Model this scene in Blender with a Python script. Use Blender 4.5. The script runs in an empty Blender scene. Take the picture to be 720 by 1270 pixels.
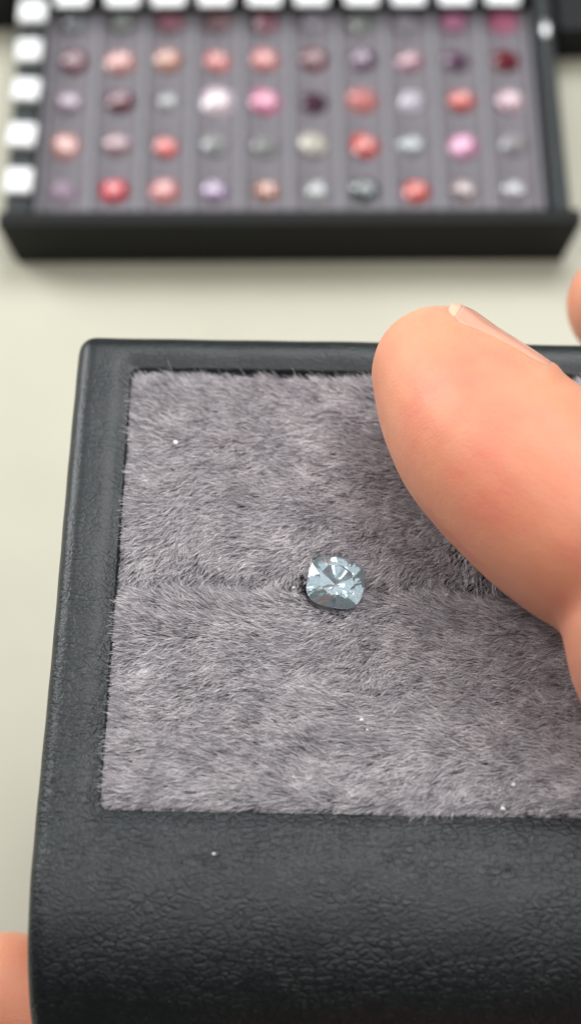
import bpy, bmesh, math, random
import numpy as np
from mathutils import Vector, Matrix

random.seed(7)
rng = np.random.default_rng(11)
MM = 0.001                       # every length below is written in millimetres
C = bpy.context.scene.collection
sc = bpy.context.scene

# ------------------------------------------------------------------ camera
ELEV = math.radians(58)
CAM_H = 277.0
cam = bpy.data.cameras.new('camera')
cam_o = bpy.data.objects.new('camera', cam)
C.objects.link(cam_o)
cam_o.location = (0, 0, CAM_H*MM)
cam_o.rotation_euler = (math.radians(90) - ELEV, 0, 0)
cam.sensor_fit = 'VERTICAL'
cam.sensor_height = 36
cam.sensor_width = 36
cam.lens = 73.7
cam.clip_start = 0.005
cam.clip_end = 20
cam.dof.use_dof = True
cam.dof.focus_distance = 0.2285
cam.dof.aperture_fstop = 16.0
cam.dof.aperture_blades = 0
sc.camera = cam_o

# ------------------------------------------------------------------ light
w = bpy.data.worlds.new('World')
sc.world = w
w.use_nodes = True
nt = w.node_tree
bg = nt.nodes['Background']
bg.inputs['Color'].default_value = (1.0, 0.92, 0.84, 1)
bg.inputs['Strength'].default_value = 0.13

def area(name, loc, target, sx, sy, power, col):
    l = bpy.data.lights.new(name, 'AREA')
    l.shape = 'RECTANGLE'
    l.size = sx*MM
    l.size_y = sy*MM
    l.energy = power
    l.color = col
    o = bpy.data.objects.new(name, l)
    C.objects.link(o)
    o.location = Vector(loc)*MM
    d = Vector(target) - Vector(loc)
    o.rotation_euler = d.to_track_quat('-Z', 'Y').to_euler()
    return o
area('window_light', (200, 640, 890), (0, 150, 50), 680, 520, 7.0, (0.965, 0.985, 1.0))
area('left_facet_fill', (-520, 500, 380), (0, 115, 78), 320, 300, 3.6, (0.97, 0.99, 1.0))  # added lamp, low at left: lights the stone's left facets and the fur
area('ceiling_bounce_fill', (0, 130, 1150), (0, 130, 0), 1500, 1650, 5.4, (0.93, 0.97, 1.0))  # unseen fill lamp standing in for ceiling bounce, added to brighten the stone
area('gem_flash_fill', (-260, -40, 900), (0, 120, 60), 260, 120, 1.2, (1.0, 0.97, 0.93))  # added unseen lamp, gives the blue stone its flashes
area('gem_flash_fill', (250, 60, 900), (0, 120, 60), 260, 120, 1.2, (1.0, 0.97, 0.93))  # second lamp added for flashes inside the stone

sc.view_settings.view_transform = 'Standard'
sc.view_settings.look = 'None'
sc.view_settings.exposure = 0.0
sc.view_settings.gamma = 1.0
sc.cycles.max_bounces = 10
sc.cycles.transmission_bounces = 10
sc.cycles.transparent_max_bounces = 8
sc.cycles.caustics_reflective = False
sc.cycles.caustics_refractive = True
sc.cycles.sample_clamp_indirect = 10.0
sc.cycles.use_denoising = True

# ------------------------------------------------------------------ helpers
def tag(o, label=None, cat=None, group=None, kind=None):
    if label: o['label'] = label
    if cat: o['category'] = cat
    if group: o['group'] = group
    if kind: o['kind'] = kind
    return o

def empty(name, loc, label, cat, group=None, rz=0):
    o = bpy.data.objects.new(name, None)
    C.objects.link(o)
    o.empty_display_size = 0.005
    o.location = Vector(loc)*MM
    o.rotation_euler = (0, 0, rz)
    return tag(o, label, cat, group)

def link(name, me, mats, parent=None):
    """mesh data in world millimetres already scaled; parent keeps world place"""
    o = bpy.data.objects.new(name, me)
    C.objects.link(o)
    if mats:
        if not isinstance(mats, (list, tuple)): mats = [mats]
        if len(me.materials) == 0:
            for m in mats: me.materials.append(m)
    if parent: o.parent = parent
    return o

def bm_mesh(name, bm, smooth=False):
    me = bpy.data.meshes.new(name)
    bmesh.ops.scale(bm, vec=(MM, MM, MM), verts=bm.verts)
    if smooth:
        for f in bm.faces: f.smooth = True
    bm.to_mesh(me)
    bm.free()
    return me

def rounded_box(x0, x1, y0, y1, z0, z1, r=0.5, seg=3, top_only=False):
    bm = bmesh.new()
    bmesh.ops.create_cube(bm, size=1)
    for v in bm.verts:
        v.co = Vector((x0 if v.co.x < 0 else x1, y0 if v.co.y < 0 else y1, z0 if v.co.z < 0 else z1))
    if r > 0:
        bmesh.ops.bevel(bm, geom=bm.edges[:], offset=r, segments=seg, profile=0.5, affect='EDGES', clamp_overlap=True)
    return bm

def N(nt, typ, **kw):
    n = nt.nodes.new(typ)
    for k, v in kw.items():
        if k in n.inputs: n.inputs[k].default_value = v
        else: setattr(n, k, v)
    return n

def mat(name, col=(0.5, 0.5, 0.5), rough=0.5, spec=0.5, **kw):
    m = bpy.data.materials.new(name)
    m.use_nodes = True
    b = m.node_tree.nodes['Principled BSDF']
    b.inputs['Base Color'].default_value = (*col, 1)
    b.inputs['Roughness'].default_value = rough
    b.inputs['Specular IOR Level'].default_value = spec
    for k, v in kw.items():
        b.inputs[k].default_value = v
    return m, m.node_tree, b

def ramp(nt, fac, stops):
    r = nt.nodes.new('ShaderNodeValToRGB')
    cr = r.color_ramp
    while len(cr.elements) > 1: cr.elements.remove(cr.elements[-1])
    cr.elements[0].position = stops[0][0]; cr.elements[0].color = (*stops[0][1], 1)
    for p, c in stops[1:]:
        e = cr.elements.new(p); e.color = (*c, 1)
    nt.links.new(fac, r.inputs[0])
    return r

# ------------------------------------------------------------------ materials
# table: matt pale laminate with faint mottling
M_table, t, b = mat('pale_table_laminate', (0.62, 0.60, 0.47), 0.42, 0.4)
tc = N(t, 'ShaderNodeTexCoord')
n1 = N(t, 'ShaderNodeTexNoise', Scale=26.0, Detail=5.0)
t.links.new(tc.outputs['Object'], n1.inputs['Vector'])
rp = ramp(t, n1.outputs['Fac'], [(0.3, (0.495, 0.475, 0.375)), (0.7, (0.555, 0.535, 0.43))])
t.links.new(rp.outputs[0], b.inputs['Base Color'])

# leather: pebbled grain made of two cell sizes, creases between them
def leather(name, col, col2, rough, sx=1.0):
    m, t, b = mat(name, col, rough, 0.5)
    tc = N(t, 'ShaderNodeTexCoord')
    mp = N(t, 'ShaderNodeMapping')
    mp.inputs['Scale'].default_value = (800*sx, 1350*sx, 1100*sx)
    t.links.new(tc.outputs['Object'], mp.inputs['Vector'])
    nz = N(t, 'ShaderNodeTexNoise', Scale=0.55, Detail=3.0)
    t.links.new(mp.outputs[0], nz.inputs['Vector'])
    mx = N(t, 'ShaderNodeVectorMath', operation='MULTIPLY_ADD')
    mx.inputs[1].default_value = (0.9, 0.9, 0.9)
    t.links.new(nz.outputs['Color'], mx.inputs[0])
    t.links.new(mp.outputs[0], mx.inputs[2])
    v1 = N(t, 'ShaderNodeTexVoronoi', Scale=1.0, Randomness=1.0)
    v1.feature = 'DISTANCE_TO_EDGE'
    v2 = N(t, 'ShaderNodeTexVoronoi', Scale=2.3, Randomness=1.0)
    v2.feature = 'DISTANCE_TO_EDGE'
    for v in (v1, v2): t.links.new(mx.outputs[0], v.inputs['Vector'])
    r1 = N(t, 'ShaderNodeMapRange', interpolation_type='SMOOTHERSTEP')
    r1.inputs['From Max'].default_value = 0.22
    t.links.new(v1.outputs['Distance'], r1.inputs['Value'])
    r2 = N(t, 'ShaderNodeMapRange', interpolation_type='SMOOTHERSTEP')
    r2.inputs['From Max'].default_value = 0.28
    t.links.new(v2.outputs['Distance'], r2.inputs['Value'])
    # creases are deep in places, faint in others
    big = N(t, 'ShaderNodeTexNoise', Scale=0.22, Detail=2.0)
    t.links.new(mp.outputs[0], big.inputs['Vector'])
    br = N(t, 'ShaderNodeMapRange')
    br.inputs['From Min'].default_value = 0.35; br.inputs['From Max'].default_value = 0.65
    br.inputs['To Min'].default_value = 0.25; br.inputs['To Max'].default_value = 1.0
    t.links.new(big.outputs['Fac'], br.inputs['Value'])
    a1 = N(t, 'ShaderNodeMath', operation='MULTIPLY'); t.links.new(r1.outputs[0], a1.inputs[0]); t.links.new(br.outputs[0], a1.inputs[1])
    a2 = N(t, 'ShaderNodeMath', operation='MULTIPLY_ADD'); a2.inputs[1].default_value = 0.38
    t.links.new(r2.outputs[0], a2.inputs[0]); t.links.new(a1.outputs[0], a2.inputs[2])
    fine = N(t, 'ShaderNodeTexNoise', Scale=5.0, Detail=4.0)
    t.links.new(mp.outputs[0], fine.inputs['Vector'])
    a3 = N(t, 'ShaderNodeMath', operation='MULTIPLY_ADD'); a3.inputs[1].default_value = 0.45
    t.links.new(fine.outputs['Fac'], a3.inputs[0]); t.links.new(a2.outputs[0], a3.inputs[2])
    bp = N(t, 'ShaderNodeBump', Strength=0.7, Distance=0.00009)
    t.links.new(a3.outputs[0], bp.inputs['Height'])
    # the grain is stretched nearly flat round the far and left frame, coarse at the front roll
    sx_ = N(t, 'ShaderNodeSeparateXYZ'); t.links.new(tc.outputs['Object'], sx_.inputs[0])
    gr = N(t, 'ShaderNodeMapRange')
    gr.inputs['From Min'].default_value = 0.084; gr.inputs['From Max'].default_value = 0.125
    gr.inputs['To Min'].default_value = 0.8; gr.inputs['To Max'].default_value = 0.26
    t.links.new(sx_.outputs['Y'], gr.inputs['Value'])
    t.links.new(gr.outputs[0], bp.inputs['Strength'])
    t.links.new(bp.outputs[0], b.inputs['Normal'])
    cr = ramp(t, a3.outputs[0], [(0.15, tuple(c*0.6 for c in col)), (0.6, col), (1.0, col2)])
    t.links.new(cr.outputs[0], b.inputs['Base Color'])
    return m
M_leather = leather('black_pebbled_leather', (0.005, 0.009, 0.0105), (0.008, 0.0125, 0.0145), 0.40)

M_pad, t, b = mat('fur_backing', (0.11, 0.095, 0.105), 0.95, 0.1)

# fur strands
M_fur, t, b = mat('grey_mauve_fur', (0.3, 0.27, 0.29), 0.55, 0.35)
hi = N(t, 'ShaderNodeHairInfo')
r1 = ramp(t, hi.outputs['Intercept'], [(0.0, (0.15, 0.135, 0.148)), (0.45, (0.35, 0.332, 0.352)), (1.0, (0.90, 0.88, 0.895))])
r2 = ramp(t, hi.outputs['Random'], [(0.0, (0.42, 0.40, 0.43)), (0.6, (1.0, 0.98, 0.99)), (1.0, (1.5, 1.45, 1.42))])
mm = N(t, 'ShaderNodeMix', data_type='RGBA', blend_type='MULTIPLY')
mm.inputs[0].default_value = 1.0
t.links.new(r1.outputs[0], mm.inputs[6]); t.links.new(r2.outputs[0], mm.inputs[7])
tcf = N(t, 'ShaderNodeTexCoord')
nf = N(t, 'ShaderNodeTexNoise', Scale=230.0, Detail=3.0)
t.links.new(tcf.outputs['Object'], nf.inputs['Vector'])
rf = ramp(t, nf.outputs['Fac'], [(0.32, (0.86, 0.86, 0.88)), (0.68, (1.12, 1.12, 1.11))])
m3 = N(t, 'ShaderNodeMix', data_type='RGBA', blend_type='MULTIPLY')
m3.inputs[0].default_value = 1.0
t.links.new(mm.outputs[2], m3.inputs[6]); t.links.new(rf.outputs[0], m3.inputs[7])
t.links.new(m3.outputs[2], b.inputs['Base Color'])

M_tray, t, b = mat('black_tray_board', (0.008, 0.009, 0.008), 0.5, 0.22)
n1 = N(t, 'ShaderNodeTexNoise', Scale=900.0, Detail=3.0)
bp = N(t, 'ShaderNodeBump', Strength=0.3, Distance=0.0001)
t.links.new(n1.outputs['Fac'], bp.inputs['Height']); t.links.new(bp.outputs[0], b.inputs['Normal'])
M_tray_side = leather('tray_leather_cloth', (0.018, 0.024, 0.026), (0.024, 0.03, 0.032), 0.42, 1.3)
M_flock, t, b = mat('grey_flocked_foam', (0.2, 0.18, 0.2), 0.95, 0.1)
b.inputs['Sheen Weight'].default_value = 0.5
b.inputs['Sheen Tint'].default_value = (0.8, 0.75, 0.82, 1)
n1 = N(t, 'ShaderNodeTexNoise', Scale=1400.0, Detail=3.0)
rp = ramp(t, n1.outputs['Fac'], [(0.3, (0.15, 0.138, 0.152)), (0.7, (0.23, 0.214, 0.232))])
t.links.new(rp.outputs[0], b.inputs['Base Color'])
bp = N(t, 'ShaderNodeBump', Strength=0.5, Distance=0.0001)
t.links.new(n1.outputs['Fac'], bp.inputs['Height']); t.links.new(bp.outputs[0], b.inputs['Normal'])
M_ridge, _, _ = mat('pale_divider', (0.23, 0.22, 0.24), 0.5, 0.4)
M_label, _, _ = mat('white_label_paper', (0.93, 0.94, 0.94), 0.4, 0.5)
M_silver, _, _ = mat('silver_metal', (0.8, 0.82, 0.82), 0.38, 0.5, Metallic=1.0)
M_boxblack, _, _ = mat('matt_black_box', (0.006, 0.008, 0.009), 0.6, 0.3)
M_dust, _, _ = mat('white_lint', (0.85, 0.82, 0.75), 0.7, 0.5)

# skin
M_skin, t, b = mat('skin', (0.82, 0.47, 0.34), 0.45, 0.35)
b.inputs['Subsurface Weight'].default_value = 1.0
b.inputs['Subsurface Radius'].default_value = (1.0, 0.36, 0.2)
b.inputs['Subsurface Scale'].default_value = 0.0022
tc = N(t, 'ShaderNodeTexCoord')
n1 = N(t, 'ShaderNodeTexNoise', Scale=130.0, Detail=3.0)
t.links.new(tc.outputs['Object'], n1.inputs['Vector'])
rp = ramp(t, n1.outputs['Fac'], [(0.3, (0.79, 0.355, 0.215)), (0.5, (0.77, 0.325, 0.20)), (0.7, (0.77, 0.28, 0.185))])
t.links.new(rp.outputs[0], b.inputs['Base Color'])
v1 = N(t, 'ShaderNodeTexVoronoi', Scale=2300.0)
v1.feature = 'DISTANCE_TO_EDGE'
wv = N(t, 'ShaderNodeTexNoise', Scale=900.0, Detail=4.0)
t.links.new(tc.outputs['Object'], v1.inputs['Vector']); t.links.new(tc.outputs['Object'], wv.inputs['Vector'])
ad = N(t, 'ShaderNodeMath', operation='ADD')
t.links.new(v1.outputs['Distance'], ad.inputs[0]); t.links.new(wv.outputs['Fac'], ad.inputs[1])
bp = N(t, 'ShaderNodeBump', Strength=0.8, Distance=0.00007)
t.links.new(ad.outputs[0], bp.inputs['Height']); t.links.new(bp.outputs[0], b.inputs['Normal'])
M_nail, t, b = mat('thumbnail', (0.80, 0.39, 0.28), 0.2, 0.5)
b.inputs['Subsurface Weight'].default_value = 0.8
b.inputs['Subsurface Radius'].default_value = (1.0, 0.4, 0.25)
b.inputs['Subsurface Scale'].default_value = 0.001
M_nailtip, t, b = mat('nail_free_edge', (0.84, 0.54, 0.38), 0.3, 0.5)

# ------------------------------------------------------------------ table
bm = rounded_box(-1300, 1300, 52, 2600, -26, 0, 2.0, 4)
table = link('table_top', bm_mesh('table_top', bm), M_table)
tag(table, kind='structure')
table['label'] = 'pale beige table top under the tray'

# ------------------------------------------------------------------ leather case
CX0, CX1, CY0, CY1, CZ0, CZ1 = -25.9, 47.0, 67.0, 149.2, 47.0, 78.0
IX0, IX1, IY0, IY1 = -19.2, 41.0, 88.0, 143.9        # recess for the fur pads
case = empty('gem_display_case', (10, 108, CZ0), 'black pebbled leather gem case with a grey fur lining, held in the hand', 'case')
CASE_OFF = Vector((10, 108, CZ0))*MM
case.rotation_euler = (0, 0, math.radians(-1.15))

def place(o, parent=case, off=CASE_OFF):
    """mesh built in world place; keep it there under its parent"""
    o.parent = parent
    o.matrix_parent_inverse = Matrix.Translation(-off)
    return o

def case_body():
    # side profile (y, z) swept across x; the front edge rolls over with a large radius
    prof = []
    def arc(cy, cz, r, a0, a1, n, rz=None):
        rz = rz or r
        for i in range(n+1):
            a = math.radians(a0 + (a1-a0)*i/n)
            prof.append((cy + r*math.cos(a), cz + rz*math.sin(a)))
    arc(CY1-2.6, CZ1-2.4, 2.6, 0, 90, 10, 2.4)
    for i in range(1, 12): prof.append((CY1-2.6 + (CY0+15-(CY1-2.6))*i/12, CZ1))
    arc(CY0+15, CZ1-14, 15, 90, 180, 26, 14)
    arc(CY0+4, CZ0+4, 4, 180, 270, 8)
    arc(CY1-3, CZ0+3, 3, 270, 360, 6)
    P = [Vector((p[0], p[1])) for p in prof]
    n = len(P)
    nor = []
    for i in range(n):
        d = (P[(i+1) % n] - P[i-1]).normalized()
        nor.append(Vector((d.y, -d.x)))
    cen = sum(P, Vector((0, 0)))/n
    if (P[0]-cen).dot(nor[0]) < 0: nor = [-v for v in nor]
    R = 2.0
    cols = []
    K = 8
    for k in range(K+1):
        a = math.radians(90*k/K)
        cols.append((CX0 + R*(1-math.sin(a)), R*(1-math.cos(math.radians(90)-a)) if False else R*(1-math.sin(a))))
    # left cap: x goes out while the profile shrinks inward
    sections = []
    for k in range(K+1):
        a = math.radians(90*k/K)
        sections.append((CX0 + R*(1-math.sin(a)), R*(1-math.cos(a))))
    sections = sections[::-1]                                      # outermost first
    mids = [CX0+R + (CX1-CX0-2*R)*i/24 for i in range(1, 24)]
    right = [(CX1 - R*(1-math.sin(math.radians(90*k/K))), R*(1-math.cos(math.radians(90*k/K)))) for k in range(K+1)]
    secs = sections + [(x, 0) for x in mids] + right
    bm = bmesh.new()
    rings = []
    for x, off in secs:
        rings.append([bm.verts.new((x, P[i].x - nor[i].x*off, P[i].y - nor[i].y*off)) for i in range(n)])
    for a, b2 in zip(rings, rings[1:]):
        for i in range(n):
            bm.faces.new((a[i], a[(i+1) % n], b2[(i+1) % n], b2[i]))
    bm.faces.new(rings[0]); bm.faces.new(rings[-1])
    bmesh.ops.recalc_face_normals(bm, faces=bm.faces)
    return bm

me = bm_mesh('leather_frame', case_body())
body = link('leather_frame', me, M_leather)
cut = rounded_box(IX0, IX1, IY0, IY1, CZ1-4.2, CZ1+8, 0.0)
bmesh.ops.bevel(cut, geom=[e for e in cut.edges if abs(e.verts[0].co.z-e.verts[1].co.z) > 1], offset=0.9, segments=4, profile=0.5, affect='EDGES')
cutter = link('recess_cutter', bm_mesh('recess_cutter', cut), None)
md = body.modifiers.new('b', 'BOOLEAN'); md.object = cutter; md.operation = 'DIFFERENCE'; md.solver = 'EXACT'
md = body.modifiers.new('r', 'REMESH'); md.mode = 'VOXEL'; md.voxel_size = 0.00040; md.use_smooth_shade = True
md = body.modifiers.new('s', 'SMOOTH'); md.factor = 0.5; md.iterations = 7
bpy.context.view_layer.update()
dg = bpy.context.evaluated_depsgraph_get()
me2 = bpy.data.meshes.new_from_object(body.evaluated_get(dg))
body.modifiers.clear()
# hand-made unevenness: the padded frame sags and swells a little
nv = len(me2.vertices)
co = np.empty(nv*3); me2.vertices.foreach_get('co', co); co = co.reshape(-1, 3)
X, Y, Z = co[:, 0]*1000, co[:, 1]*1000, co[:, 2]*1000
top = np.clip((Z-60)/16, 0, 1)
wob = 0.35*(0.16*np.sin(X*0.21+1.0)*np.sin(Y*0.17+0.4) + 0.08*np.sin(X*0.63+Y*0.41) + 0.05*np.sin(Y*0.9-X*0.3+2))
left = np.exp(-((X-CX0)/2.5)**2)
co[:, 2] += wob*top*MM
co[:, 0] += left*(0.05*np.sin(Y*0.13) + 0.012*np.sin(Y*0.9+1))*MM
# piping groove along the frame round the recess: edge dips towards the fur
dx = np.maximum(np.maximum(IX0-X, X-IX1), 0); dy = np.maximum(np.maximum(IY0-Y, Y-IY1), 0)
dist = np.sqrt(dx**2+dy**2)
co[:, 2] -= np.where(Z > 74, 0.55*np.exp(-(dist/1.3)**2), 0)*MM
me2.vertices.foreach_set('co', co.ravel())
me2.materials.clear(); me2.materials.append(M_leather)
body.data = me2
for p in me2.polygons: p.use_smooth = True
me2.update()
bpy.data.objects.remove(cutter)
place(body)

# ---- fur pads
CREASE = 115.2
def pad_height(x, y, up):
    """top of the foam under the fur"""
    y0, y1 = (CREASE, IY1-0.5) if up else (IY0+0.4, CREASE)
    x0, x1 = IX0+0.7, IX1-0.5
    def edge(d, r):
        d = np.clip(d, 0, r)
        return np.sqrt(np.clip(1-((r-d)/r)**2, 0, 1))
    r = 1.6
    h = 75.2 + 1.0*edge(x-x0, r)*edge(x1-x, r)
    crease = (edge(y-y0, 3.0) if up else edge(y1-y, 3.0))
    outer = (edge(y1-y, r) if up else edge(y-y0, r))
    return h - 1.0*(1-outer) - 2.3*(1-crease) + 0.12*np.sin(x*0.35+y*0.2)*np.sin(y*0.27)

def smooth_noise(x, y, scale, seed):
    r = np.random.default_rng(seed)
    g = r.uniform(-1, 1, (64, 64))
    u = (x+60)/scale; v = (y+20)/scale
    i = np.floor(u).astype(int); j = np.floor(v).astype(int)
    fu = u-i; fv = v-j
    fu = fu*fu*(3-2*fu); fv = fv*fv*(3-2*fv)
    a = g[i % 64, j % 64]; b_ = g[(i+1) % 64, j % 64]; c_ = g[i % 64, (j+1) % 64]; d_ = g[(i+1) % 64, (j+1) % 64]
    return (a*(1-fu)+b_*fu)*(1-fv) + (c_*(1-fu)+d_*fu)*fv

def make_pad(up):
    y0, y1 = (CREASE+0.02, IY1-0.5) if up else (IY0+0.4, CREASE-0.02)
    x0, x1 = IX0+0.7, IX1-0.5
    nx, ny = 90, 50
    xs = np.linspace(x0, x1, nx); ys = np.linspace(y0, y1, ny)
    bm = bmesh.new()
    vs = [[bm.verts.new((x, y, float(pad_height(np.array(x), np.array(y), up)))) for x in xs] for y in ys]
    for j in range(ny-1):
        for i in range(nx-1):
            bm.faces.new((vs[j][i], vs[j][i+1], vs[j+1][i+1], vs[j+1][i]))
    # sides and bottom
    rim = vs[0] + [r[-1] for r in vs[1:]] + vs[-1][::-1][1:] + [r[0] for r in vs[1:-1]][::-1]
    low = [bm.verts.new((v.co.x, v.co.y, 74.0 - 0.1)) for v in rim]
    for k in range(len(rim)):
        k2 = (k+1) % len(rim)
        if rim[k].co.z > 73.95 or rim[k2].co.z > 73.95:
            bm.faces.new((rim[k], low[k], low[k2], rim[k2]))
    bm.faces.new(low)
    p = link('fur_pad', bm_mesh('fur_pad', bm, True), M_pad)
    place(p)
    p['label'] = 'upper fur pad, beyond the crease' if up else 'lower fur pad, nearer the front of the case'
    return p

GEM = (4.9, 115.2)
def make_fur(up, parent):
    y0, y1 = (CREASE+0.05, IY1-0.5) if up else (IY0+0.4, CREASE-0.05)
    x0, x1 = IX0+0.7, IX1-0.5
    dens = 62
    n = int((x1-x0)*(y1-y0)*dens)
    x = rng.uniform(x0, x1, n); y = rng.uniform(y0, y1, n)
    keep = ~(((x-GEM[0])/3.2)**2 + ((y-GEM[1])/2.95)**2 < 1)
    x, y = x[keep], y[keep]; n = len(x)
    z = pad_height(x, y, up)
    f = (y-y0)/(y1-y0)
    if up: base = np.interp(f, [0, .12, .3, .6, .85, 1], [238, 228, 212, 196, 178, 160])
    else:  base = np.interp(f, [0, .08, .3, .6, .85, 1], [208, 194, 190, 212, 196, 176])
    ang = base + 26*smooth_noise(x, y, 7.0, 3+up) + 20*smooth_noise(x, y, 2.2, 5+up) + 16*smooth_noise(x, y, 1.0, 15+up) + rng.normal(0, 13, n)
    ang = np.radians(ang)
    # clumps: strands lean to a shared neighbour point
    cs = 0.80
    ci = np.floor(x/cs); cj = np.floor(y/cs)
    h1 = np.modf(np.abs(np.sin(ci*127.1+cj*311.7)*43758.5453))[0]
    h2 = np.modf(np.abs(np.sin(ci*269.5+cj*183.3)*43758.5453))[0]
    ccx = (ci+0.2+0.6*h1)*cs; ccy = (cj+0.2+0.6*h2)*cs
    L = (2.35 + 0.35*smooth_noise(x, y, 1.5, 21) + 0.35*(h1-0.5))*np.clip(rng.normal(1, 0.17, n), 0.5, 1.45)
    # shorter at the crease and the rims
    ed = np.minimum(np.minimum(x-x0, x1-x), np.minimum(y-y0, y1-y))
    L *= np.clip(0.8+0.2*ed/1.8, 0.8, 1)
    L *= np.clip(0.45+0.55*(np.hypot(x-GEM[0], y-GEM[1])-3.0)/2.2, 0.45, 1)
    lean = np.radians(np.clip(65 + 8*smooth_noise(x, y, 4.5, 41) + 9*smooth_noise(x, y, 1.2, 31) + 10*(h2-0.5) + rng.normal(0, 6, n), 35, 84))
    K = 6
    tt = np.linspace(0, 1, K)
    pts = np.zeros((n, K, 3))
    px_, py_, pz_ = x.copy(), y.copy(), z.copy()
    pts[:, 0] = np.stack([px_, py_, pz_], 1)
    bend = rng.normal(0, 0.22, n)
    for k in range(1, K):
        tk = (k-0.5)/(K-1)
        le = lean*(0.52+0.62*tk)
        a = ang + bend*tk
        st = L/(K-1)
        px_ = px_ + st*np.sin(le)*np.cos(a)
        py_ = py_ + st*np.sin(le)*np.sin(a)
        pz_ = pz_ + st*np.cos(le)
        # gather
        g = 0.78*tk
        pts[:, k, 0] = px_ + (ccx-x)*g
        pts[:, k, 1] = py_ + (ccy-y)*g
        pts[:, k, 2] = pz_
    # keep strands off the stone and over it only as wisps
    hc = bpy.data.hair_curves.new('fur')
    hc.add_curves([K]*n)
    hc.attributes['position'].data.foreach_set('vector', (pts*MM).astype(np.float32).ravel())
    rad = np.array([0.025, 0.027, 0.025, 0.021, 0.014, 0.005])
    R = np.repeat(rng.uniform(0.65, 1.5, n)[:, None], K, 1)*rad[None, :]*MM
    at = hc.attributes.get('radius') or hc.attributes.new('radius', 'FLOAT', 'POINT')
    at.data.foreach_set('value', R.astype(np.float32).ravel())
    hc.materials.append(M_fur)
    o = bpy.data.objects.new('fur', hc)
    C.objects.link(o)
    o.parent = parent
    o.matrix_parent_inverse = Matrix.Translation(-CASE_OFF)
    # the pad itself carries no transform of its own, so this keeps the world place
    o['kind'] = 'stuff'
    return o
for up in (True, False):
    p = make_pad(up)
    f = make_fur(up, p)
    f.matrix_parent_inverse = Matrix.Identity(4)
sc.cycles_curves.shape = 'THICK' if hasattr(sc, 'cycles_curves') else None

# ------------------------------------------------------------------ gemstones
def cut_stone(w_, d_, h, table=0.56, power=2.6, crown=0.32, nn=32, seg=8, twist=0.0):
    """faceted stone: cushion/oval outline, table, star and bezel crown, brilliant pavilion; girdle at z=0"""
    bm = bmesh.new()
    def out(a, k, z, pw=power):
        c_, s_ = math.cos(a), math.sin(a)
        r = (abs(c_)**pw + abs(s_)**pw)**(-1/pw)
        return bm.verts.new((w_/2*k*r*c_, d_/2*k*r*s_, z))
    hc_ = h*crown; hp = h*(1-crown)
    st = 2*math.pi/seg
    for i in range(seg): out(i*st+st/2+twist, table, hc_, 2.1)
    for i in range(seg): out(i*st+twist, 0.5*(1+table)-0.02, hc_*0.60, 2.3)
    for i in range(nn):
        out(i*2*math.pi/nn+twist, 1, 0.05*h*0.5)
        out(i*2*math.pi/nn+twist, 1, -0.05*h*0.5)
    for i in range(seg): out(i*st+st/2+twist, 0.56, -hp*0.46, 2.2)
    for i in range(seg): out(i*st+twist, 0.24, -hp*0.79, 2.0)
    bm.verts.new((0.02*w_, 0, -hp))
    r = bmesh.ops.convex_hull(bm, input=bm.verts)
    loose = [v for v in bm.verts if not v.link_faces]
    bmesh.ops.delete(bm, geom=loose, context='VERTS')
    bmesh.ops.dissolve_limit(bm, angle_limit=math.radians(0.6), verts=bm.verts, edges=bm.edges)
    bmesh.ops.recalc_face_normals(bm, faces=bm.faces)
    for f in bm.faces:
        zs = [v.co.z for v in f.verts]
        if max(abs(z) for z in zs) < 0.05*h*0.6: f.material_index = 1
    return bm

M_gem, t, b = mat('pale_blue_stone', (0.76, 0.925, 1.0), 0.0, 0.5)
b.inputs['Transmission Weight'].default_value = 0.9
b.inputs['IOR'].default_value = 1.76
M_girdle, _, _ = mat('frosted_girdle', (0.93, 0.97, 1.0), 0.4, 0.5)
M_girdle.node_tree.nodes['Principled BSDF'].inputs['Transmission Weight'].default_value = 0.3
bm = cut_stone(6.25, 5.75, 3.75, table=0.62, power=3.1, crown=0.24, nn=40, seg=8, twist=0.25)
me = bm_mesh('gemstone', bm)
gem = link('gemstone', me, [M_gem, M_girdle])
gem.location = (4.95*MM, 115.0*MM, 78.5*MM)
gem.rotation_euler = (math.radians(14), math.radians(5), math.radians(-10))
tag(gem, 'pale blue cushion-cut gemstone set in the crease of the grey fur', 'gemstone')

# ------------------------------------------------------------------ tray of stones
TRZ = math.radians(0.35)
TC = Vector((0, 222, 0))
tray = empty('gem_tray', TC, 'shallow black tray with a grey flocked insert full of small coloured stones', 'tray', None, 0)
tray.rotation_euler = (0, 0, TRZ)
def tpart(name, bm, m, smooth=False, parent=tray):
    """bm in tray millimetres relative to TC"""
    o = link(name, bm_mesh(name, bm, smooth), m, parent)
    return o
bmw = rounded_box(-48.1, 47.9, 0.6, 3.4, 0.02, 10.4, 0.45)
for v in bmw.verts:
    if v.co.z < 3: v.co.x *= 0.955
    if v.co.z > 9 and v.co.y < 1.8: v.co.y -= 0.3
o = tpart('front_wall', bmw, M_tray); tray_front = o
for s in (-1, 1):
    xa, xb = (-47.6, -43.2) if s < 0 else (43.4, 46.4)
    if s < 0:
        tpart('side_ledge', rounded_box(xa, xb, 3.45, 63.5, 0.02, 7.4, 0.5), M_tray_side)
    else:
        tpart('side_wall', rounded_box(xa, xb, 3.45, 63.5, 0.02, 9.6, 0.8), M_tray_side)
tpart('back_wall', rounded_box(-47.6, 46.4, 63.6, 66.0, 0.02, 12.0, 0.5), M_tray_side)
tpart('tray_floor', rounded_box(-43.1, 43.3, 3.45, 63.5, 0.02, 1.2, 0.1), M_tray)
tpart('top_ledge', rounded_box(-43.1, 43.3, 53.9, 63.4, 1.3, 9.2, 0.4), M_tray_side)
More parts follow.
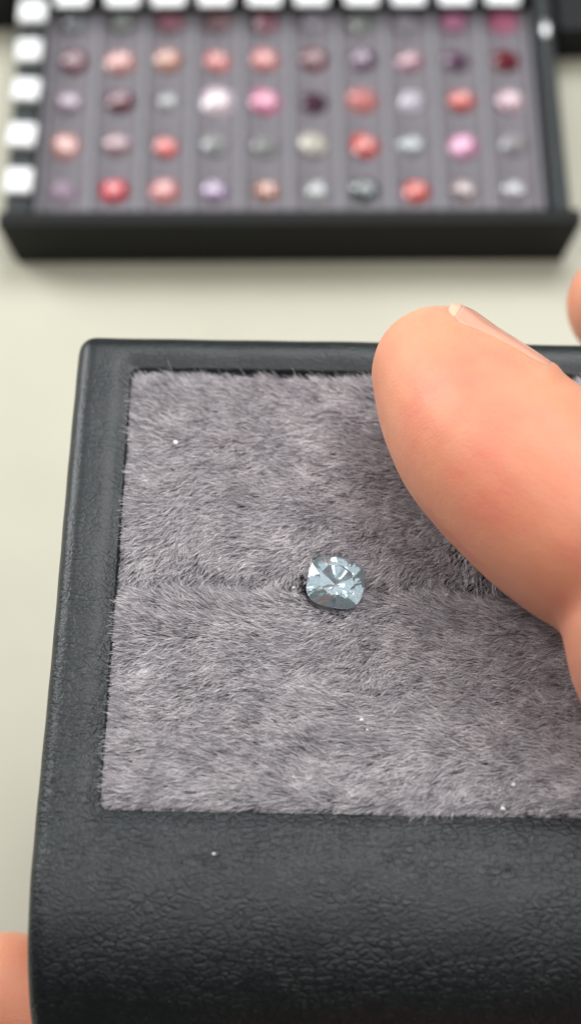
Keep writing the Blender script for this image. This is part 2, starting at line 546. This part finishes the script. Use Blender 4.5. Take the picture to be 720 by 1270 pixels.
# ten foam strips, each with a slit and cell dents, and raised ridges between
PITCH = 8.48
X0 = -38.15
def strip(i):
    xc = X0 + i*PITCH
    bm = bmesh.new()
    nx, ny = 17, 100
    wdt = PITCH - 1.54
    vs = []
    for j in range(ny):
        y = 3.5 + (53.8-3.5)*j/(ny-1)
        row = []
        for k in range(nx):
            u = -1 + 2*k/(nx-1)
            x = xc + u*wdt/2
            # rows of cells at 9.95 mm pitch from 12.1
            ph = ((y-12.1) / 9.95)
            dph = abs(ph-round(ph))*9.95
            z = 5.2 - 0.5*math.exp(-((u*1.9)**2)) - 1.0*math.exp(-((u*wdt/2/2.6)**2+(dph/2.4)**2))
            z -= 0.3*math.exp(-(abs(dph-4.975)/0.35)**2)
            z -= 0.25*max(0, abs(u)-0.86)/0.14
            row.append(bm.verts.new((x, y, z)))
        vs.append(row)
    for j in range(ny-1):
        for k in range(nx-1):
            bm.faces.new((vs[j][k], vs[j][k+1], vs[j+1][k+1], vs[j+1][k]))
    rim = vs[0] + [r[-1] for r in vs[1:]] + vs[-1][::-1][1:] + [r[0] for r in vs[1:-1]][::-1]
    low = [bm.verts.new((v.co.x, v.co.y, 1.3)) for v in rim]
    for k in range(len(rim)):
        k2 = (k+1) % len(rim)
        bm.faces.new((rim[k], low[k], low[k2], rim[k2]))
    bm.faces.new(low)
    bmesh.ops.recalc_face_normals(bm, faces=bm.faces)
    return bm
for i in range(10): tpart('foam_strip', strip(i), M_flock, True)
ridge = bm_mesh('ridge', rounded_box(-0.75, 0.75, 3.5, 53.8, 1.3, 5.75, 0.5, 3))
for i in range(11):
    xr = X0 + (i-0.5)*PITCH
    o = link('ridge', ridge, M_ridge, tray)
    o.location = (xr*MM, 0, 0)
    if i in (0, 10): o.scale = (0.8, 1, 1)

# paper labels
lab = bm_mesh('paper_label', rounded_box(-2.45, 2.45, -2.75, 2.75, 0, 1.4, 0.6))
for k, (lx, ly) in enumerate([(-45.4, 11.7), (-45.5, 21.9), (-45.4, 32.3), (-45.5, 41.6), (-45.4, 51.0)]):
    o = link('paper_label', lab, M_label, tray)
    o.location = (lx*MM, ly*MM, 7.42*MM)
    o.rotation_euler = (0, 0, random.uniform(-0.1, 0.1))
    o.scale = (random.uniform(.92, 1.04), random.uniform(.92, 1.04), 1)
lab2 = bm_mesh('paper_label', rounded_box(-2.95, 2.95, 0, 6.2, 0, 0.6, 0.28))
for i in range(10):
    o = link('paper_label', lab2, M_label, tray)
    o.location = ((X0+i*PITCH+random.uniform(-.3, .3))*MM, 50.9*MM, 9.22*MM)
    o.rotation_euler = (0, 0, random.uniform(-0.03, 0.03))
bm = bmesh.new()
bmesh.ops.create_uvsphere(bm, u_segments=24, v_segments=12, radius=1.0)
for v in bm.verts: v.co.x *= 0.9; v.co.y *= 2.3; v.co.z *= 0.9
silver_o = tpart('silver_dot', bm, M_silver, True)  # small silvery ellipsoid on the right side wall
silver_o.location = Vector((45.0, 44.6, 9.9))*MM

colours = {
 # name: (rgb, brightness/transmission)
 'pale lilac': ((0.86, 0.66, 0.82), .55), 'vivid red': ((0.95, 0.02, 0.05), .35), 'salmon pink': ((1.0, 0.36, 0.34), .35),
 'lilac': ((0.72, 0.52, 0.78), .5), 'pale orange': ((1.0, 0.50, 0.36), .5), 'colourless grey': ((0.80, 0.82, 0.81), .55),
 'dark green-grey': ((0.10, 0.16, 0.14), .7), 'orange-red': ((0.95, 0.07, 0.04), .35), 'pinkish beige': ((0.82, 0.62, 0.60), .6),
 'faint grey': ((0.60, 0.58, 0.60), .45), 'peach pink': ((1.0, 0.48, 0.42), .35), 'pale rose': ((0.88, 0.58, 0.62), .6),
 'clear silvery': ((0.86, 0.9, 0.86), .75), 'cream white': ((1.0, 0.95, 0.82), .35), 'coral red': ((1.0, 0.14, 0.11), .35),
 'clear bluish grey': ((0.72, 0.77, 0.82), .5), 'orchid pink': ((1.0, 0.42, 0.68), .3), 'dark maroon': ((0.22, 0.01, 0.035), .4),
 'pinkish white': ((1.0, 0.83, 0.89), .25), 'bright pink': ((1.0, 0.32, 0.52), .3), 'dusky plum': ((0.22, 0.08, 0.15), .6),
 'bright lilac white': ((0.95, 0.90, 1.0), .35), 'dark wine red': ((0.28, 0.012, 0.03), .45), 'dim mauve': ((0.36, 0.2, 0.33), .6),
 'dusky pink': ((0.75, 0.36, 0.44), .4), 'grey-green': ((0.62, 0.68, 0.64), .5), 'pale grey lilac': ((0.76, 0.72, 0.82), .4),
 'soft pink': ((1.0, 0.68, 0.76), .3),
}
M_by = {}
for nme, (c_, tr) in colours.items():
    m, t, b = mat('stone_' + nme.replace(' ', '_').replace('-', '_'), c_, 0.03, 0.5)
    b.inputs['Transmission Weight'].default_value = min(0.8, tr+0.15)
    b.inputs['IOR'].default_value = 1.76
    M_by[nme] = m
rows = [
 ('front', 12.1, ['pale lilac', 'vivid red', 'salmon pink', 'lilac', 'pale orange', 'colourless grey', 'dark green-grey', 'orange-red', 'pinkish beige', 'faint grey']),
 ('second', 22.1, ['peach pink', 'pale rose', 'coral red', 'colourless grey', 'clear silvery', 'cream white', 'coral red', 'clear bluish grey', 'orchid pink', 'faint grey']),
 ('middle', 32.2, ['pale lilac', 'dark maroon', 'colourless grey', 'pinkish white', 'bright pink', 'dusky plum', 'salmon pink', 'bright lilac white', 'coral red', 'soft pink']),
 ('fourth', 41.9, ['dark maroon', 'peach pink', 'pale orange', 'salmon pink', 'salmon pink', 'dark wine red', 'dim mauve', 'dusky pink', 'dim mauve', 'dark wine red']),
 ('back', 51.2, ['clear bluish grey', 'grey-green', 'dusky pink', 'pale rose', 'dusky pink', 'pale grey lilac', 'grey-green', 'pale grey lilac', 'orchid pink', 'bright pink']),
]
big = {(0,1):4.6,(0,2):5.0,(2,3):5.6,(2,4):5.4,(2,6):5.6,(1,8):5.0,(3,1):5.4,(2,7):4.0,(2,2):3.4,(1,2):3.9,(1,0):5.0,(1,5):4.9,(1,6):4.8,(2,9):5.0,(0,4):4.3,(0,7):4.4}
ordn = ['first', 'second', 'third', 'fourth', 'fifth', 'sixth', 'seventh', 'eighth', 'ninth', 'tenth']
cuts = ['oval', 'cushion', 'round']
cr_, sr_ = math.cos(TRZ), math.sin(TRZ)
for ri, (rn, ry, cols) in enumerate(rows):
    for ci, cn in enumerate(cols):
        wd = big.get((ri, ci), random.uniform(4.2, 5.0))
        kind = random.choice(cuts)
        dp = wd*{'oval': random.uniform(0.8, 0.9), 'cushion': random.uniform(0.86, 1.0), 'round': 1.0}[kind]
        bm = cut_stone(wd, dp, wd*0.6, table=random.uniform(.5, .6), power={'oval': 2.0, 'cushion': 2.8, 'round': 2.0}[kind], nn=24, twist=random.uniform(0, .4))
        for f in bm.faces: f.material_index = 0
        o = link('small_gemstone', bm_mesh('small_gemstone', bm), M_by[cn])
        lx = X0 + ci*PITCH + random.uniform(-.35, .35); ly = ry + random.uniform(-.3, .3)
        o.location = Vector((TC.x + lx*cr_ - ly*sr_, TC.y + lx*sr_ + ly*cr_, 5.0 + random.uniform(-.1, .3)))*MM
        o.rotation_euler = (0.15+random.uniform(-.15, .15), 0.10+random.uniform(-.15, .15), random.uniform(-.4, .4))
        tag(o, f'{cn} {kind} stone, {ordn[ci]} from the left in the {rn} row of the tray', 'gemstone', 'small stones sorted in the black tray')

# black boxes standing beyond the tray corners
def black_box(x0, x1, y0, y1, h, label):
    cx, cy = (x0+x1)/2, (y0+y1)/2
    e = empty('black_box', (cx, cy, 0), label, 'box', 'black boxes beyond the tray')
    a = link('box_base', bm_mesh('box_base', rounded_box(x0-cx, x1-cx, y0-cy, y1-cy, 0.02, h*0.6, 0.5)), M_boxblack, e)
    b2 = link('lid', bm_mesh('lid', rounded_box(x0-cx-0.5, x1-cx+0.5, y0-cy-0.5, y1-cy+0.5, h*0.6+0.01, h, 0.7)), M_boxblack, e)
black_box(47.6, 140, 269.2, 340, 8, 'black box at the top right, beside the far right corner of the tray')
black_box(-140, -49.5, 276.5, 350, 10, 'black box at the top left, beside the far left corner of the tray')

# ------------------------------------------------------------------ the hand
bU = Vector((0, math.sin(ELEV), math.cos(ELEV)))
bB = Vector((0, -math.cos(ELEV), math.sin(ELEV)))
# (x, y, z, r) chains in millimetres
def cen(px, py, z, rpx):
    """thumb joints, measured off the picture and turned into millimetres at height z"""
    f = 2600.0
    a = (px-360)/f; b_ = (635-py)/f
    d = Vector((a, math.cos(ELEV)+b_*math.sin(ELEV), -math.sin(ELEV)+b_*math.cos(ELEV)))
    t_ = (z-CAM_H)/d.z
    p = Vector((0, 0, CAM_H)) + d*t_
    return (p.x, p.y, p.z, rpx*t_/f)
thumb = [cen(544, 463, 89.0, 85), cen(562, 492, 89.8, 98), cen(582, 518, 90.5, 110), cen(606, 545, 91.2, 120), cen(632, 570, 91.6, 126),
         cen(668, 602, 92.0, 130), cen(700, 632, 92.0, 130), cen(735, 662, 92.0, 126), cen(768, 690, 91.5, 118)]
thumb2 = [cen(768, 690, 91.5, 116), cen(795, 740, 91, 108), cen(806, 790, 90, 108), cen(835, 850, 86, 112), (52, 86, 78, 10.5), (60, 72, 62, 12), (68, 58, 46, 14), (76, 42, 34, 15)]
index = [(70, 84, 38, 10.5), (70, 110, 42, 9.8), (68, 135, 48, 9.2), (66, 152, 53, 8.8), (58, 163, 57, 8.4), (49, 166, 60, 8.0), (43.2, 166.5, 61, 7.6)]
middle = [(68, 80, 32, 10), (58, 104, 35, 9.2), (38, 118, 37, 8.6), (16, 122, 38, 8.0), (2, 122, 38.3, 7.4)]
ring = [(66, 66, 30, 10), (48, 64, 32, 9), (22, 60, 34, 8.8), (-4, 67, 36.5, 8.8), (-20, 75, 37.5, 8.8), (-33, 81.0, 38.5, 8.6)]
little = [(64, 52, 28, 9.5), (46, 42, 30, 8.2), (28, 38, 33, 7.4), (10, 42, 35, 6.9), (2, 45, 36, 6.3)]
palm = [[(70, 84, 36, 12), (78, 60, 30, 14), (86, 30, 24, 16), (92, 8, 20, 17)],
        [(68, 74, 30, 12), (76, 50, 26, 14), (86, 26, 22, 16), (92, 8, 20, 17)],
        [(66, 62, 28, 11), (72, 42, 25, 14), (82, 22, 21, 16), (90, 6, 19, 17)],
        [(64, 52, 27, 11), (70, 34, 24, 13), (80, 14, 20, 15), (88, 2, 19, 16)],
        [(68, 58, 44, 12), (74, 44, 36, 14), (84, 24, 26, 16)],
        [(92, 8, 22, 18), (104, -24, 24, 20), (120, -70, 30, 24), (140, -130, 36, 28)],
        [(84, 4, 22, 17), (96, -28, 24, 20), (112, -74, 30, 24), (132, -134, 36, 28)]]
# skin folds round the thumbnail, small swellings sunk in the flesh
def nail_frame(u):
    """u 0 at the free edge .. 1 at the cuticle: point on the upper right outline"""
    pts = [(554, 383), (580, 393), (606, 408), (632, 424), (658, 441), (684, 459)]
    k = min(int(u*5), 4); fr = u*5-k
    px = pts[k][0]*(1-fr)+pts[k+1][0]*fr; py = pts[k][1]*(1-fr)+pts[k+1][1]*fr
    fwd = Vector((0, math.cos(ELEV), -math.sin(ELEV)))
    p = Vector(cen(px, py, 90.0, 0)[:3]); eye = Vector((0, 0, CAM_H))
    a_ = Vector(thumb[0][:3]); b_ = Vector(thumb[5][:3])
    k_ = ((a_-eye).dot(fwd)*(1-u)+(b_-eye).dot(fwd)*u)/(p-eye).dot(fwd)
    return eye + (p-eye)*k_
q = (Vector((1, 0, 0))*math.sin(math.radians(36)) + bU*math.cos(math.radians(36))).normalized()
def dense(ch, m=8):
    ch = np.array(ch, dtype=float); ext = np.vstack([2*ch[0]-ch[1], ch, 2*ch[-1]-ch[-2]]); out = []
    for k in range(1, len(ext)-2):
        p0, p1, p2, p3 = ext[k-1:k+3]
        for j in range(m+1):
            t_ = j/m
            out.append(0.5*((2*p1)+(-p0+p2)*t_+(2*p0-5*p1+4*p2-p3)*t_**2+(-p0+3*p1-3*p2+p3)*t_**3))
    return np.array(out)
thumb_d = dense(thumb, 40)
def nail_pt(u, phi, lift=0.0, r=7.0):
    """point on the flesh of the thumb, u along and phi round it, raised by lift"""
    o = np.array((nail_frame(min(max(u, 0), 1)) - q*r)[:])
    d = np.array((q*math.cos(phi) + bB*math.sin(phi))[:])
    oc = o - thumb_d[:, :3]
    b_ = oc @ d; c_ = (oc*oc).sum(1) - thumb_d[:, 3]**2
    disc = b_*b_-c_
    t_ = np.where(disc > 0, -b_+np.sqrt(np.maximum(disc, 0)), 0).max()
    p = o + d*(t_+lift)
    return Vector(p)
PH0 = math.radians(-45)
def ph1(u): return math.radians(46 - 24*u - 16*max(0, 0.16-u)/0.16)
folds = []
chain = []
for i in range(12):
    u = 0.04 + 0.96*i/11
    p = nail_pt(u, ph1(u)+0.12, -0.62 - 0.35*max(0, 0.25-u)/0.25)
    chain.append((p.x, p.y, p.z, 1.05))
folds.append(chain)
chain = []
for i in range(8):
    p = nail_pt(1.0, ph1(1)+0.10 - (ph1(1)+0.2-PH0)*i/7, -0.7)
    chain.append((p.x, p.y, p.z, 1.05))
folds.append(chain)

def chain_spheres(chains, step=1.2):
    base = bmesh.new()
    bmesh.ops.create_icosphere(base, subdivisions=3, radius=1.0)
    bv = np.array([v.co[:] for v in base.verts]); bf = np.array([[v.index for v in f.verts] for f in base.faces])
    base.free()
    V, F, n0 = [], [], 0
    for ch in chains:
        ch = np.array(ch, dtype=float)
        # catmull-rom through the joints
        ext = np.vstack([2*ch[0]-ch[1], ch, 2*ch[-1]-ch[-2]])
        for k in range(1, len(ext)-2):
            p0, p1, p2, p3 = ext[k-1:k+3]
            m = max(2, int(np.linalg.norm(p2[:3]-p1[:3])/step))
            for j in range(m+1):
                t_ = j/m
                p = 0.5*((2*p1)+(-p0+p2)*t_+(2*p0-5*p1+4*p2-p3)*t_**2+(-p0+3*p1-3*p2+p3)*t_**3)
                V.append(bv*p[3]+p[:3]); F.append(bf+n0); n0 += len(bv)
    return np.vstack(V), np.vstack(F)
V, F = chain_spheres([thumb, thumb2, index, middle, ring, little] + palm)
V2, F2 = chain_spheres(folds, 0.4)
V = np.vstack([V, V2]); F = np.vstack([F, F2 + (len(V)-len(V2))])
me = bpy.data.meshes.new('hand')
me.from_pydata((V*MM).tolist(), [], F.tolist())
hand = link('hand', me, M_skin)
md = hand.modifiers.new('r', 'REMESH'); md.mode = 'VOXEL'; md.voxel_size = 0.0006; md.use_smooth_shade = True
md = hand.modifiers.new('s', 'SMOOTH'); md.factor = 0.5; md.iterations = 9
bpy.context.view_layer.update()
dg = bpy.context.evaluated_depsgraph_get()
me2 = bpy.data.meshes.new_from_object(hand.evaluated_get(dg))
hand.modifiers.clear()
hand.data = me2
me2.materials.clear(); me2.materials.append(M_skin)
for p in me2.polygons: p.use_smooth = True
tag(hand, 'bare hand gripping the leather case, thumb laid over its fur lining', 'hand')

# thumbnail
def build_nail(u0, u1, name, m, lift, f0=-1):
    bm = bmesh.new()
    nu, nv_ = 22, 20
    rows_ = []
    for i in range(nu+1):
        r_ = []
        for j in range(nv_+1):
            s = j/nv_*2-1
            u = u0 + (u1-u0)*i/nu
            phi = PH0 + (ph1(u)-PH0)*(s+1)/2
            # rounded ends
            bow = 0.07*(1-s*s)
            u2 = u - bow*(1-i/nu) if u0 <= 0.01 else u
            if u1 > 0.9: u2 = u2 - 0.10*(s**4)*(i/nu)
            r_.append(bm.verts.new(nail_pt(u2+0.03, phi, lift*(1-0.6*u*u)-0.15*abs(s)**3)))
        rows_.append(r_)
    under = [[None]*(nv_+1) for _ in range(nu+1)]
    for i in range(nu+1):
        for j in range(nv_+1):
            v = rows_[i][j]
            s_ = j/nv_*2-1
            under[i][j] = bm.verts.new(v.co - (q*math.cos(s_*0.7) + bB*math.sin(s_*0.7))*0.85)
    for i in range(nu):
        for j in range(nv_):
            bm.faces.new((rows_[i][j], rows_[i][j+1], rows_[i+1][j+1], rows_[i+1][j]))
            bm.faces.new((under[i][j], under[i+1][j], under[i+1][j+1], under[i][j+1]))
    for i in range(nu):
        for j in (0, nv_):
            bm.faces.new((rows_[i][j], rows_[i+1][j], under[i+1][j], under[i][j]))
    for j in range(nv_):
        for i in (0, nu):
            bm.faces.new((rows_[i][j], rows_[i][j+1], under[i][j+1], under[i][j]))
    bmesh.ops.recalc_face_normals(bm, faces=bm.faces)
    return link(name, bm_mesh(name, bm, True), m, hand)
nail = build_nail(0.055, 1.0, 'thumbnail', M_nail, 0.36)
tipn = build_nail(0.0, 0.062, 'nail_tip', M_nailtip, 0.38)
tipn.parent = nail

# ------------------------------------------------------------------ white crumbs of dust
def crumb(x, y, z, s, label):
    bm = bmesh.new()
    bmesh.ops.create_icosphere(bm, subdivisions=1, radius=s/2)
    for v in bm.verts: v.co = Vector((v.co.x*random.uniform(.6, 1.5), v.co.y*random.uniform(.5, 1.2), v.co.z*random.uniform(.4, 1)))
    o = link('dust_crumb', bm_mesh('dust_crumb', bm), M_dust)
    o.location = Vector((x, y, z))*MM
    tag(o, label, 'dust', 'white dust crumbs on the case')
def crumb_px(px, py, z, s, label):
    p = cen(px, py, z, 0)
    crumb(p[0], p[1], p[2], s*1.1, label)
crumb_px(218, 549, 78.05, .55, 'white crumb alone in the upper left of the upper fur pad')
crumb_px(271, 706, 77.65, .55, 'white crumb just above the crease, left of the blue stone')
crumb_px(284, 729, 76.95, .40, 'tiny white crumb lying in the fur crease, left of the blue stone')
crumb_px(364, 729, 77.15, .35, 'tiny white crumb in the crease touching the left side of the blue stone')
crumb_px(553, 738, 77.05, .40, 'tiny white crumb in the fur crease, right of the blue stone')
crumb_px(448, 893, 77.95, .40, 'white crumb in the middle of the lower fur pad')
crumb_px(455, 905, 77.95, .38, 'white crumb just below another in the middle of the lower fur pad')
crumb_px(636, 973, 77.95, .42, 'small white crumb in the lower right of the lower fur pad')
crumb_px(623, 1003, 78.05, .55, 'largest white crumb, at the bottom edge of the lower fur pad')
crumb_px(265, 1059, 78.1, .35, 'white speck on the black leather in front of the fur')
crumb_px(175, 1203, 74.2, .30, 'white speck low on the rolled leather front of the case')
